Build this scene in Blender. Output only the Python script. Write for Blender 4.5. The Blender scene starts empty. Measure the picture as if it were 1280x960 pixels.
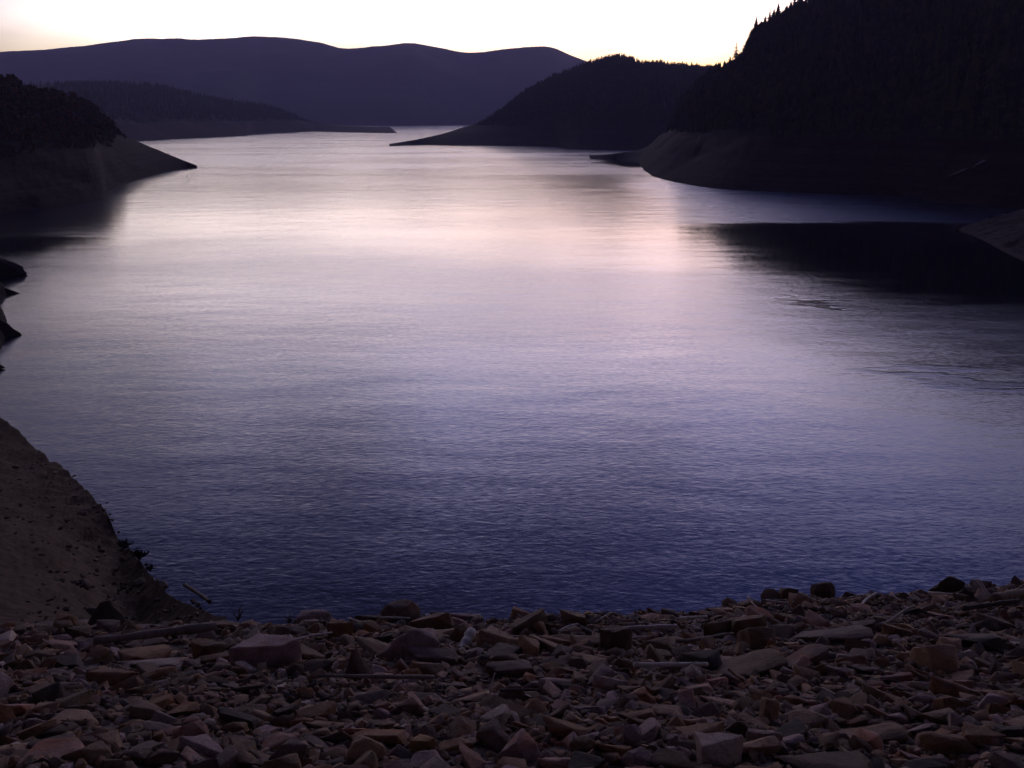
import bpy, bmesh, math, random
import numpy as np
from mathutils import Vector, Matrix, noise, Euler
random.seed(7); rng = np.random.default_rng(7)
sc = bpy.context.scene
COL = sc.collection
R = math.radians

# ------------------------------------------------------------------ camera
F, PITCH, EYE, HC = 1209.0, R(15.4), 1.6, 32.0
cp, sp = math.cos(PITCH), math.sin(PITCH)
cam_d = bpy.data.cameras.new('camera'); cam = bpy.data.objects.new('camera', cam_d); COL.objects.link(cam)
cam_d.sensor_width = 36; cam_d.lens = F / 1280 * 36; cam_d.clip_start = 0.1; cam_d.clip_end = 40000
cam.location = (0, 0, HC); cam.rotation_euler = (math.pi / 2 - PITCH, 0, 0); sc.camera = cam

def ray(px, py):
    a, b = (px - 640) / F, (480 - py) / F
    v = Vector((a, cp + b * sp, -sp + b * cp)); return v / v.y
def at(px, py, d):                       # the point of that sight line d metres ahead
    return Vector((0, 0, HC)) + ray(px, py) * d
def on_water(px, py):
    r = ray(px, py); return Vector((0, 0, HC)) + r * (HC / -r.z)
def to_px(p):
    v = Vector(p) - Vector((0, 0, HC)); f = v.y * cp - v.z * sp; u = v.y * sp + v.z * cp
    return 640 + F * v.x / f, 480 - F * u / f, f

# ------------------------------------------------------------------ node helpers
def new_mat(name):
    m = bpy.data.materials.new(name); m.use_nodes = True
    nt = m.node_tree; return m, nt, nt.nodes['Principled BSDF']
def nd(nt, typ, **kw):
    n = nt.nodes.new(typ)
    for k, v in kw.items():
        if k.startswith('in_'):
            key = k[3:]; key = int(key) if key.isdigit() else key.replace('_', ' ')
            n.inputs[key].default_value = v
        else: setattr(n, k, v)
    return n
def ln(nt, a, b): nt.links.new(a, b)
def mth(nt, op, a, b=None, clamp=False):
    n = nt.nodes.new('ShaderNodeMath'); n.operation = op; n.use_clamp = clamp
    for i, x in enumerate((a, b)):
        if x is None: continue
        if hasattr(x, 'is_linked'): ln(nt, x, n.inputs[i])
        else: n.inputs[i].default_value = x
    return n.outputs[0]
def ramp(nt, fac, stops):
    n = nt.nodes.new('ShaderNodeValToRGB'); e = n.color_ramp.elements
    while len(e) < len(stops): e.new(0.5)
    for i, (p, c) in enumerate(stops):
        e[i].position = p; e[i].color = (*c, 1)
    ln(nt, fac, n.inputs[0]); return n.outputs[0]
def smooth(nt, x, a, b, lo=0., hi=1.):
    n = nd(nt, 'ShaderNodeMapRange', interpolation_type='SMOOTHSTEP')
    ln(nt, x, n.inputs[0])
    for i, v in ((1, a), (2, b), (3, lo), (4, hi)): n.inputs[i].default_value = v
    return n.outputs[0]
def mul_col(nt, a, b, fac=1.0, mode='MULTIPLY'):
    n = nd(nt, 'ShaderNodeMix', data_type='RGBA', blend_type=mode)
    if hasattr(fac, 'is_linked'): ln(nt, fac, n.inputs[0])
    else: n.inputs[0].default_value = fac
    for i, x in ((6, a), (7, b)):
        if hasattr(x, 'is_linked'): ln(nt, x, n.inputs[i])
        else: n.inputs[i].default_value = (*x, 1)
    return n.outputs[2]

# ------------------------------------------------------------------ sky, sun, exposure
SUN_EL, SUN_AZ = R(-1.5), R(11.0)        # just set, behind the notch beside the forested hill
w = bpy.data.worlds.new('World'); sc.world = w; w.use_nodes = True
nt = w.node_tree; bg = nt.nodes['Background']
sky = nd(nt, 'ShaderNodeTexSky', sky_type='NISHITA', sun_disc=False, sun_elevation=SUN_EL, sun_rotation=SUN_AZ, altitude=600)
tc = nd(nt, 'ShaderNodeTexCoord'); sx = nd(nt, 'ShaderNodeSeparateXYZ'); ln(nt, tc.outputs['Generated'], sx.inputs[0])
z = mth(nt, 'MULTIPLY', sx.outputs[2], 1.0, True)
tint = ramp(nt, z, [(0.0, (.40, .54, 1.15)), (.055, (.45, .57, 1.28)), (.125, (.60, .52, .68)), (.24, (.43, .35, .45)), (.32, (.29, .25, .42)), (.44, (.038, .050, .235)), (.7, (.05, .046, .09)), (1.0, (.12, .092, .105))])
# thin dusk veils of cloud, high up: they only show mirrored in the lake
mp = nd(nt, 'ShaderNodeMapping', in_Scale=(1.1, 1.1, 3.2)); ln(nt, tc.outputs['Generated'], mp.inputs[0])
cn = nd(nt, 'ShaderNodeTexNoise', in_Scale=2.2, in_Detail=4.0, in_Roughness=.5, in_Distortion=.4); ln(nt, mp.outputs[0], cn.inputs['Vector'])
veil = smooth(nt, cn.outputs[0], .36, .66, .62, 1.42)
# the glow is on the sunset side; behind the viewer the sky is already dim
dp_ = nd(nt, 'ShaderNodeVectorMath', operation='DOT_PRODUCT', in_1=(math.sin(SUN_AZ), math.cos(SUN_AZ), 0)); ln(nt, tc.outputs['Generated'], dp_.inputs[0])
azf = mth(nt, 'ADD', smooth(nt, dp_.outputs['Value'], -.4, .6, .34, .55), smooth(nt, dp_.outputs['Value'], .68, 1.0, 0, 1.35))
c1 = mul_col(nt, sky.outputs[0], tint)
c1 = mul_col(nt, c1, (1.45, 1.02, .74), smooth(nt, dp_.outputs['Value'], -.6, .1, 1, 0))   # rosy counter-glow behind the viewer
vm = nd(nt, 'ShaderNodeVectorMath', operation='SCALE'); ln(nt, c1, vm.inputs[0]); ln(nt, mth(nt, 'MULTIPLY', mth(nt, 'MULTIPLY', veil, 5.0), azf), vm.inputs[3])
ln(nt, vm.outputs[0], bg.inputs[0]); bg.inputs[1].default_value = 0.15
sl = bpy.data.lights.new('sun', 'SUN'); sl.energy = 0.5; sl.angle = R(.5); sl.color = (1, .72, .5)
so = bpy.data.objects.new('sun', sl); COL.objects.link(so)
sd = Vector((math.sin(SUN_AZ) * math.cos(SUN_EL), math.cos(SUN_AZ) * math.cos(SUN_EL), math.sin(SUN_EL)))
so.rotation_euler = sd.to_track_quat('Z', 'Y').to_euler(); so.location = sd * 500
vs = sc.view_settings; vs.view_transform = 'Standard'; vs.look = 'None'; vs.gamma = 1; vs.exposure = 2.74; vs.use_curve_mapping = False
sc.cycles.use_denoising = True
sc.cycles.max_bounces = 5; sc.cycles.diffuse_bounces = 3; sc.cycles.glossy_bounces = 3; sc.cycles.volume_bounces = 0
sc.cycles.use_adaptive_sampling = False

# ------------------------------------------------------------------ materials
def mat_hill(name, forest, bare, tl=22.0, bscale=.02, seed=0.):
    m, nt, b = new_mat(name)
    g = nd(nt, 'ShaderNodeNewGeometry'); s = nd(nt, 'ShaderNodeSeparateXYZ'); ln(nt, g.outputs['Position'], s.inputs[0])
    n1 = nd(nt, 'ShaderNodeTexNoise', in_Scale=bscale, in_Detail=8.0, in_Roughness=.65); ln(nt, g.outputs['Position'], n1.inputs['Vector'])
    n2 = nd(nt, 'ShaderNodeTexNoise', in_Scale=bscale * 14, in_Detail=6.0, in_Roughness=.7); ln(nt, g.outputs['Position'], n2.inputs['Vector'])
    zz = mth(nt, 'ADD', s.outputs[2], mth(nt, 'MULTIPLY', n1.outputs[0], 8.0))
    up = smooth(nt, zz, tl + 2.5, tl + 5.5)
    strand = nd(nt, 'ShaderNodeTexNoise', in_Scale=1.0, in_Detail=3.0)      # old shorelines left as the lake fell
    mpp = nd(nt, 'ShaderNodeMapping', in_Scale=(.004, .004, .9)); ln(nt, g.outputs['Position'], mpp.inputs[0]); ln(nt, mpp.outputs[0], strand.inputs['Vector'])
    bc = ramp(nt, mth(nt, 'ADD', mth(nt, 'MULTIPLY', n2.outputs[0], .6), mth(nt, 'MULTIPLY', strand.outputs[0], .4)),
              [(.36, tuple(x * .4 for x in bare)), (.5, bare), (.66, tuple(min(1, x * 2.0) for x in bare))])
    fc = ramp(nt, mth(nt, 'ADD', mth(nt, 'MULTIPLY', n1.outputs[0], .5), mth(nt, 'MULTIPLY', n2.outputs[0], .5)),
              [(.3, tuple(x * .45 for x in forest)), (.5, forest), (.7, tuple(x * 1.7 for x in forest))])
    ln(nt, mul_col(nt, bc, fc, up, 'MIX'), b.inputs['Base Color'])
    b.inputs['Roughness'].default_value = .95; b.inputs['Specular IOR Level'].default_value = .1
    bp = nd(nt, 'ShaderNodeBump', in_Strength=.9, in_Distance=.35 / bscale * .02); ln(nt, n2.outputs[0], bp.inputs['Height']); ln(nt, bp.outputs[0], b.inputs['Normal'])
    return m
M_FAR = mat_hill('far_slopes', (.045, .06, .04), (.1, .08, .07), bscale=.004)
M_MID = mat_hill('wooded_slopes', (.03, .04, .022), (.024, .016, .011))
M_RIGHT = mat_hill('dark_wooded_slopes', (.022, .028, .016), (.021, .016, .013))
M_SPUR = mat_hill('pale_bank', (.05, .05, .03), (.05, .041, .038), tl=60, bscale=.08)
M_BANK = mat_hill('earth_bank', (.05, .05, .03), (.078, .054, .037), tl=60, bscale=.35)

def mat_leaf(name, cols):
    m, nt, b = new_mat(name)
    g = nd(nt, 'ShaderNodeNewGeometry'); n = nd(nt, 'ShaderNodeTexNoise', in_Scale=.05, in_Detail=3.0); ln(nt, g.outputs['Position'], n.inputs['Vector'])
    f = mth(nt, 'ADD', mth(nt, 'MULTIPLY', g.outputs['Random Per Island'], .6), mth(nt, 'MULTIPLY', n.outputs[0], .4))
    ln(nt, ramp(nt, f, cols), b.inputs['Base Color']); b.inputs['Roughness'].default_value = .85
    b.inputs['Specular IOR Level'].default_value = .15
    return m
M_CON = mat_leaf('conifer_needles', [(.2, (.018, .03, .014)), (.55, (.03, .045, .02)), (.85, (.06, .065, .03))])
M_MIX = mat_leaf('autumn_leaves', [(.2, (.02, .03, .014)), (.5, (.045, .05, .02)), (.72, (.11, .06, .022)), (.9, (.2, .075, .025))])
def mat_plain(name, c0, c1, scale, stretch=(1, 1, 1), rough=.85, bump=.3, dist=.01):
    m, nt, b = new_mat(name)
    t = nd(nt, 'ShaderNodeTexCoord'); mp = nd(nt, 'ShaderNodeMapping', in_Scale=stretch); ln(nt, t.outputs['Object'], mp.inputs[0])
    n = nd(nt, 'ShaderNodeTexNoise', in_Scale=scale, in_Detail=7.0, in_Roughness=.65); ln(nt, mp.outputs[0], n.inputs['Vector'])
    ln(nt, ramp(nt, n.outputs[0], [(.3, c0), (.7, c1)]), b.inputs['Base Color']); b.inputs['Roughness'].default_value = rough
    bp = nd(nt, 'ShaderNodeBump', in_Strength=bump, in_Distance=dist); ln(nt, n.outputs[0], bp.inputs['Height']); ln(nt, bp.outputs[0], b.inputs['Normal'])
    return m
M_TRUNK = mat_plain('bark', (.03, .022, .016), (.08, .06, .045), 2.0, bump=.8, dist=.05)

def mat_rock(name, attr):
    m, nt, b = new_mat(name)
    if attr:
        a = nd(nt, 'ShaderNodeAttribute', attribute_name='tint'); colr = a.outputs['Color']
    else:
        a = nd(nt, 'ShaderNodeObjectInfo'); colr = a.outputs['Color']
    g = nd(nt, 'ShaderNodeNewGeometry')
    n1 = nd(nt, 'ShaderNodeTexNoise', in_Scale=7.0, in_Detail=8.0, in_Roughness=.68); ln(nt, g.outputs['Position'], n1.inputs['Vector'])
    n2 = nd(nt, 'ShaderNodeTexNoise', in_Scale=60.0, in_Detail=5.0, in_Roughness=.7); ln(nt, g.outputs['Position'], n2.inputs['Vector'])
    v = ramp(nt, n1.outputs[0], [(.28, (.55, .5, .48)), (.5, (1, 1, 1)), (.72, (1.25, 1.2, 1.18))])
    c = mul_col(nt, colr, v)
    sp_ = ramp(nt, n2.outputs[0], [(.3, (.6, .6, .6)), (.5, (1, 1, 1)), (.7, (1.3, 1.3, 1.3))])
    c = mul_col(nt, c, sp_, .8)
    st = nd(nt, 'ShaderNodeTexNoise', in_Scale=2.6, in_Detail=4.0, in_Distortion=.6); ln(nt, g.outputs['Position'], st.inputs['Vector'])
    c = mul_col(nt, c, (1.0, .6, .38), smooth(nt, st.outputs[0], .54, .7, 0, .85))        # rusty stains
    ln(nt, c, b.inputs['Base Color']); b.inputs['Roughness'].default_value = .8; b.inputs['Specular IOR Level'].default_value = .3
    h = mth(nt, 'ADD', n1.outputs[0], mth(nt, 'MULTIPLY', n2.outputs[0], .25))
    bp = nd(nt, 'ShaderNodeBump', in_Strength=.7, in_Distance=.03); ln(nt, h, bp.inputs['Height']); ln(nt, bp.outputs[0], b.inputs['Normal'])
    return m
M_ROCK = mat_rock('rock', False); M_RUB = mat_rock('rubble_stone', True)
def mat_wood(name, c0, c1):
    return mat_plain(name, c0, c1, 9.0, (1, 1, .06), .8, .8, .015)
M_WOOD = mat_wood('weathered_wood', (.1, .08, .065), (.24, .2, .17))
M_WOODP = mat_wood('bleached_wood', (.34, .31, .28), (.6, .56, .52))
M_WOODB = mat_wood('brown_wood', (.1, .065, .04), (.2, .14, .09))
M_WOODD = mat_wood('dark_wet_wood', (.03, .025, .022), (.08, .06, .05))

# ------------------------------------------------------------------ mesh helpers
def link(name, verts, faces, mat, parent=None, smooth_=True):
    me = bpy.data.meshes.new(name); me.from_pydata(verts, [], faces); me.materials.append(mat)
    if smooth_: me.polygons.foreach_set('use_smooth', [True] * len(me.polygons))
    me.update(); o = bpy.data.objects.new(name, me); COL.objects.link(o); o.parent = parent; return o
def tri_mesh(name, V, T, mat, smooth_=False, tint=None):   # numpy vertices and triangles
    me = bpy.data.meshes.new(name); me.vertices.add(len(V)); me.vertices.foreach_set('co', V.astype(np.float32).ravel())
    me.loops.add(len(T) * 3); me.loops.foreach_set('vertex_index', T.astype(np.int32).ravel())
    me.polygons.add(len(T)); me.polygons.foreach_set('loop_start', np.arange(0, len(T) * 3, 3, dtype=np.int32))
    me.update(calc_edges=True); me.validate()
    if smooth_: me.polygons.foreach_set('use_smooth', np.ones(len(T), dtype=bool)); me.set_sharp_from_angle(angle=R(38))
    if tint is not None:
        a = me.attributes.new('tint', 'FLOAT_COLOR', 'POINT'); a.data.foreach_set('color', np.c_[tint, np.ones(len(tint))].astype(np.float32).ravel())
    me.materials.append(mat); o = bpy.data.objects.new(name, me); COL.objects.link(o); return o
def tag(o, label=None, cat=None, group=None, kind=None):
    if label: o['label'] = label
    if cat: o['category'] = cat
    if group: o['group'] = group
    if kind: o['kind'] = kind
    return o
def empty(name, loc):
    o = bpy.data.objects.new(name, None); COL.objects.link(o); o.location = loc; o.empty_display_size = .2; return o
def fbm(p, s, o=5): return noise.fractal(Vector(p) * s, .9, 2.1, o)
def catmull(P, n):
    P = np.array(P, float); k = np.arange(len(P)); u = np.linspace(0, len(P) - 1, n); i = np.clip(u.astype(int), 0, len(P) - 2); t = (u - i)[:, None]
    g = lambda j: P[np.clip(j, 0, len(P) - 1)]
    a, b, c, d = g(i - 1), g(i), g(i + 1), g(i + 2)
    return .5 * (2 * b + (c - a) * t + (2 * a - 5 * b + 4 * c - d) * t**2 + (3 * b - a - 3 * c + d) * t**3)

# ------------------------------------------------------------------ hills round the lake: shoreline -> ridge -> far side
def hill(name, secs, mat, tree=0., nu=160, nv=40, amp=.05, ns=.01, power=1.5, label=None):
    S = catmull([on_water(a, b)[:] for a, b, *_ in secs], nu); Rg = catmull([at(c, d, e)[:] for _, _, c, d, e in secs], nu)
    Rz = np.maximum(Rg[:, 2] - tree * np.clip((Rg[:, 2] - 18) / 25, 0, 1), .4)
    ts = np.r_[-.04, np.linspace(0, 1, nv)**1.15, 1.08, 1.2, 1.4, 1.7, 2.0]
    G = np.zeros((len(ts), nu, 3))
    for j, t in enumerate(ts):
        P = S + (Rg - S) * t
        for i in range(nu):
            if t < 0: zz = -4.
            elif t <= 1: zz = Rz[i] * (1 - (1 - t)**power)
            else: zz = Rz[i] * math.cos((t - 1) * math.pi / 2) - 3 * (t - 1)
            if t > 0:
                k = min(1, t * 7) * (1 if t < .8 else max(.25, 1 - (t - .8) * 4)) if t <= 1 else .25
                zz += amp * Rz[i] * k * fbm((P[i][0], P[i][1], 0), ns)
                zz += .012 * min(Rz[i], 60) * k * fbm((P[i][0], P[i][1], 9), ns * 8)
            if 0 < t < .5: zz += min(1.6, Rz[i] * .05) * math.sin(math.pi * t / .5) * fbm((P[i][0] * 1.0, P[i][1] * .35, 7), ns * 6)   # gullies in the bare band
            if 0 <= t < .3:                       # crinkled shoreline
                q = 1 - t / .3; w_ = (Rg[i] - S[i]); w_ /= (np.linalg.norm(w_) + 1e-6)
                P[i] += w_ * q * min(6, Rz[i] * .06) * fbm((P[i][0], P[i][1], 3), .03)
            G[j, i] = (P[i][0], P[i][1], zz)
    m, n = G.shape[:2]
    faces = [(j * n + i, j * n + i + 1, (j + 1) * n + i + 1, (j + 1) * n + i) for j in range(m - 1) for i in range(n - 1)]
    o = link(name, G.reshape(-1, 3).tolist(), faces, mat); tag(o, label, None, None, 'structure'); return o, G, nv
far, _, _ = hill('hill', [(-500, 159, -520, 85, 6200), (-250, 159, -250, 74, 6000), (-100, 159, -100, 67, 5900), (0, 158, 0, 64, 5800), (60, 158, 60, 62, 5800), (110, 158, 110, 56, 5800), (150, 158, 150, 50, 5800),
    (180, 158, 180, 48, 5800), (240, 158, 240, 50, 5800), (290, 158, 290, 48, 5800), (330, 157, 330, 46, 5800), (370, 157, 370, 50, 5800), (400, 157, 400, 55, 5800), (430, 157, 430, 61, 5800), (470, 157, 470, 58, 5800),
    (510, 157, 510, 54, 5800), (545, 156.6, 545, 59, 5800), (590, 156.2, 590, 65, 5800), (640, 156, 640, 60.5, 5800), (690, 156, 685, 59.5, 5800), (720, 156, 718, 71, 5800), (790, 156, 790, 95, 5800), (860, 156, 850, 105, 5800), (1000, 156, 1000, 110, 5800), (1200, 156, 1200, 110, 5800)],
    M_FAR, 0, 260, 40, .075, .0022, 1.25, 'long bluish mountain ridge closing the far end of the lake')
midl, GB, nvB = hill('hill', [(-200, 190, -200, 102, 2150), (60, 182, 40, 98, 2200), (165, 177, 110, 94, 2250), (220, 174, 180, 98, 2300), (265, 172, 230, 107, 2350), (310, 169.5, 290, 119, 2400), (318, 167.6, 340, 127, 2450), (380, 165, 372, 140, 2500),
    (430, 162.5, 410, 154, 2520), (455, 160.6, 462, 158.4, 2560), (478, 159.3, 486, 158.3, 2700)], M_MID, 14, 160, 34, .06, .006, 1.4, 'dark wooded hill with a low bare shore, in front of the bluish ridge')
left, GC, nvC = hill('hill', [(-420, 400, -420, 20, 420), (-200, 310, -200, 62, 480), (0, 268, 0, 90, 560), (60, 261, 22, 103, 575), (110, 253, 62, 111, 600), (131, 247, 100, 121, 620), (135, 237, 128, 143, 640), (170, 225, 162, 171, 650), (210, 214.5, 205, 190.5, 655), (246, 208, 246, 206.8, 655)],
    M_MID, 7, 170, 44, .06, .02, 1.7, 'bare brown promontory ending in a low point on the left shore')
midr, GD, nvD = hill('hill', [(486, 180.5, 487, 179.9, 1175), (520, 181, 530, 172.5, 1250), (560, 182, 570, 162, 1350), (600, 182.3, 600, 147, 1400), (640, 182.6, 622, 131, 1450), (670, 183, 645, 113, 1500), (700, 183.6, 670, 98, 1550), (721, 186.5, 700, 85, 1580), (745, 187.3, 730, 72.5, 1600),
    (770, 187.6, 755, 64.5, 1600), (800, 188, 776, 62, 1600), (830, 189, 800, 69, 1620), (870, 190, 832, 72, 1650), (920, 190, 870, 74, 1680), (960, 190, 907, 79, 1700), (1040, 190, 970, 84, 1700), (1200, 190, 1100, 95, 1700)],
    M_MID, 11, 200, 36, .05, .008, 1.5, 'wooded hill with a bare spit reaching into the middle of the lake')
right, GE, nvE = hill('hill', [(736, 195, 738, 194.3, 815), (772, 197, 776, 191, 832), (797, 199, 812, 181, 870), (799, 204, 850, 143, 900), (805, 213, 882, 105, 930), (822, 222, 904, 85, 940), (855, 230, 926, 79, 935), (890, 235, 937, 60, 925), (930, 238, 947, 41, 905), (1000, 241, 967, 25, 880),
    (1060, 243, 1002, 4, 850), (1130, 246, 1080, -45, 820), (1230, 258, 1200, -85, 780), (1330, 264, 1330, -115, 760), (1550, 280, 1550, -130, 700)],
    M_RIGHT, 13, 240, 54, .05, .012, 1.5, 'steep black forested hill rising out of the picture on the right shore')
spur, _, _ = hill('bank', [(1194, 286, 1196, 285, 288), (1222, 297, 1238, 273, 292), (1250, 312, 1282, 261, 300), (1290, 332, 1345, 243, 300), (1400, 385, 1450, 200, 300), (1600, 460, 1650, 150, 300)],
    M_SPUR, 0, 120, 40, .2, .1, 1.5, 'paler stony bank sloping into the lake at the right edge')

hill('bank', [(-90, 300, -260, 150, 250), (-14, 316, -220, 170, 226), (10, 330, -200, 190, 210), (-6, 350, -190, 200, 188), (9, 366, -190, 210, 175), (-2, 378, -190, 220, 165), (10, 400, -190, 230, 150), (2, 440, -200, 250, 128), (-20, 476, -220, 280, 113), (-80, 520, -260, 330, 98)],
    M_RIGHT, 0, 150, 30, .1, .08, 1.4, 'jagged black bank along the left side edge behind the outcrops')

# ------------------------------------------------------------------ water
def mat_water():
    m, nt, b = new_mat('lake_water')
    g = nd(nt, 'ShaderNodeNewGeometry'); s = nd(nt, 'ShaderNodeSeparateXYZ'); ln(nt, g.outputs['Position'], s.inputs[0]); X, Y = s.outputs[0], s.outputs[1]
    def nz(scale, sx_, sy_, det=3.0, rot=0., rough=.5, dist=0.):
        mp = nd(nt, 'ShaderNodeMapping', in_Scale=(sx_, sy_, 1), in_Rotation=(0, 0, rot)); ln(nt, g.outputs['Position'], mp.inputs[0])
        n = nd(nt, 'ShaderNodeTexNoise', noise_dimensions='2D', in_Scale=scale, in_Detail=det, in_Roughness=rough, in_Distortion=dist); ln(nt, mp.outputs[0], n.inputs['Vector']); return n
    # wind: where the breeze touches the lake and where it lies calm
    wob = mth(nt, 'SUBTRACT', nz(.012, 1, 2.0, 4.0).outputs[0], .5)
    fine = mth(nt, 'SUBTRACT', nz(.12, .35, 1.6, 3.0).outputs[0], .5)
    wx = mth(nt, 'ADD', X, mth(nt, 'ADD', mth(nt, 'MULTIPLY', wob, 30.), mth(nt, 'MULTIPLY', fine, 26.)))
    wy = mth(nt, 'ADD', Y, mth(nt, 'ADD', mth(nt, 'MULTIPLY', wob, 36.), mth(nt, 'MULTIPLY', fine, 12.)))
    def box(x0, x1, x2, x3, y0, y1, y2, y3):
        a = mth(nt, 'MULTIPLY', smooth(nt, wx, x0, x1), smooth(nt, wx, x2, x3, 1, 0))
        c = mth(nt, 'MULTIPLY', smooth(nt, wy, y0, y1), smooth(nt, wy, y2, y3, 1, 0))
        return mth(nt, 'MULTIPLY', a, c)
    calm = box(44, 92, 900, 950, 152, 190, 290, 314)
    calm = mth(nt, 'MAXIMUM', calm, box(58, 80, 112, 130, 640, 690, 800, 830))
    calm = mth(nt, 'MAXIMUM', calm, box(-400, -390, -140, -95, 222, 240, 262, 272))
    def ell(cx, cy, rx, ry, ang):
        ca, sa = math.cos(ang), math.sin(ang)
        dx, dy = mth(nt, 'SUBTRACT', wx, cx), mth(nt, 'SUBTRACT', wy, cy)
        u = mth(nt, 'DIVIDE', mth(nt, 'ADD', mth(nt, 'MULTIPLY', dx, ca), mth(nt, 'MULTIPLY', dy, sa)), rx)
        v = mth(nt, 'DIVIDE', mth(nt, 'SUBTRACT', mth(nt, 'MULTIPLY', dy, ca), mth(nt, 'MULTIPLY', dx, sa)), ry)
        return smooth(nt, mth(nt, 'ADD', mth(nt, 'MULTIPLY', u, u), mth(nt, 'MULTIPLY', v, v)), .3, 1.2, 1, 0)
    calm = mth(nt, 'MAXIMUM', calm, mth(nt, 'MULTIPLY', ell(56, 171, 11, 3.2, -.95), .6))
    patch = smooth(nt, nz(.008, .6, 1.7, 4.0, .12, .5, .5).outputs[0], .34, .68)            # broad patches of ruffled water
    ruf = mth(nt, 'MULTIPLY', mth(nt, 'ADD', mth(nt, 'MULTIPLY', patch, .35), .65), mth(nt, 'SUBTRACT', 1., calm))
    gx = mth(nt, 'DIVIDE', mth(nt, 'ADD', X, 75.), 75.)                                       # the breeze ruffles the near half of the lake
    edge = mth(nt, 'ADD', mth(nt, 'MULTIPLY', mth(nt, 'POWER', 2.718, mth(nt, 'MULTIPLY', mth(nt, 'MULTIPLY', gx, gx), -1.)), 62.), 192.)
    beyond = smooth(nt, mth(nt, 'SUBTRACT', mth(nt, 'ADD', Y, mth(nt, 'MULTIPLY', wob, 40.)), edge), -14., 22., 1., .55)
    ruf = mth(nt, 'MULTIPLY', ruf, mth(nt, 'ADD', beyond, smooth(nt, Y, 300., 800., 0., .75)))
    ruf = mth(nt, 'ADD', ruf, mth(nt, 'MULTIPLY', ell(54, 113, 12, 3.0, -.8), .5))
    strip = mth(nt, 'MULTIPLY', box(44, 84, 900, 950, 303, 318, 480, 600), mth(nt, 'SUBTRACT', 1., calm))      # gusts under the right hill
    ruf = mth(nt, 'ADD', ruf, mth(nt, 'MULTIPLY', strip, 1.1))
    ln(nt, mth(nt, 'ADD', mth(nt, 'MULTIPLY', ruf, .145), .04), b.inputs['Roughness'])
    # ripples: wavelets a metre or so apart with long crests, plus capillary chop
    h1 = nz(1.3, .36, .85, 3.0, .05, .55, .6); h2 = nz(2.6, .5, 1.0, 2.0, -.12, .5, .3); h3 = nz(.11, .5, 1.0, 2.0, .1)
    hh = mth(nt, 'ADD', mth(nt, 'MULTIPLY', h1.outputs[0], .036), mth(nt, 'ADD', mth(nt, 'MULTIPLY', h2.outputs[0], .022), mth(nt, 'MULTIPLY', h3.outputs[0], .2)))
    hh = mth(nt, 'MULTIPLY', hh, mth(nt, 'ADD', mth(nt, 'MULTIPLY', ruf, .85), .12))
    bp = nd(nt, 'ShaderNodeBump', in_Strength=1.0, in_Distance=.55); ln(nt, hh, bp.inputs['Height'])
    cap = nz(2.2, .45, 1.0, 5.0, .04, .7)
    cs = nd(nt, 'ShaderNodeVectorMath', operation='SUBTRACT', in_1=(.5, .5, .5)); ln(nt, cap.outputs['Color'], cs.inputs[0])
    fl = nd(nt, 'ShaderNodeVectorMath', operation='MULTIPLY', in_1=(1, 1, 0)); ln(nt, cs.outputs[0], fl.inputs[0])
    cc = nd(nt, 'ShaderNodeVectorMath', operation='SCALE'); ln(nt, fl.outputs[0], cc.inputs[0]); ln(nt, mth(nt, 'ADD', mth(nt, 'MULTIPLY', ruf, .075), .024), cc.inputs[3])
    ad = nd(nt, 'ShaderNodeVectorMath', operation='ADD'); ln(nt, bp.outputs[0], ad.inputs[0]); ln(nt, cc.outputs[0], ad.inputs[1])
    no = nd(nt, 'ShaderNodeVectorMath', operation='NORMALIZE'); ln(nt, ad.outputs[0], no.inputs[0]); ln(nt, no.outputs[0], b.inputs['Normal'])
    b.inputs['Base Color'].default_value = (.005, .008, .018, 1); b.inputs['IOR'].default_value = 1.333
    return m
wo = link('water', [(-9000, 6, 0), (9000, 6, 0), (9000, 9000, 0), (-9000, 9000, 0)], [(0, 1, 2, 3)], mat_water(), None, False)
tag(wo, 'rippled lake water mirroring the pale evening sky', None, None, 'structure')
lb = link('ground', [(-20000, -20000, -8), (20000, -20000, -8), (20000, 20000, -8), (-20000, 20000, -8)], [(0, 1, 2, 3)], M_FAR, None, False)
tag(lb, 'land under and beyond the lake', None, None, 'structure')

# ------------------------------------------------------------------ foreground slope of rubble
SL = .404
def plane_hit(px, py):
    r = ray(px, py); k = EYE / (-r.z - SL); return Vector((0, 0, HC)) + r * k
CR = [plane_hit(a, b) for a, b in ((-300, 782), (0, 780), (200, 778), (300, 778), (400, 779), (640, 777), (760, 774), (850, 769), (930, 759), (1030, 749), (1150, 740), (1280, 733), (1450, 725))]
CX = np.array([p.x for p in CR]); CY = np.array([p.y for p in CR])
def crest(x): return float(np.interp(x, CX, CY))
def gz(x, y):
    c = crest(x)
    if y < 1: z_ = HC - EYE - SL + .1 * (1 - y)
    elif y <= c: z_ = HC - EYE - SL * y
    else: z_ = HC - EYE - SL * c - 1.5 * (y - c)
    k = 1 if y < c + 4 else 1.5
    return z_ + .10 * k * fbm((x, y, 0), .7, 4) + .03 * fbm((x, y, 5), 3., 3)
xs = np.arange(-26, 34, .22); ys = np.r_[np.arange(-4, 22, .2), np.arange(22, 62, .6)]
V = [(x, y, gz(x, y)) for y in ys for x in xs]; n = len(xs)
Fc = [(j * n + i, j * n + i + 1, (j + 1) * n + i + 1, (j + 1) * n + i) for j in range(len(ys) - 1) for i in range(n - 1)]
M_SOIL = mat_plain('stony_soil', (.05, .032, .024), (.17, .115, .09), 9.0, bump=1.0, dist=.04)
tag(link('shore', V, Fc, M_SOIL), 'steep stony shore falling from the viewer to the lake', None, None, 'structure')

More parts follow.
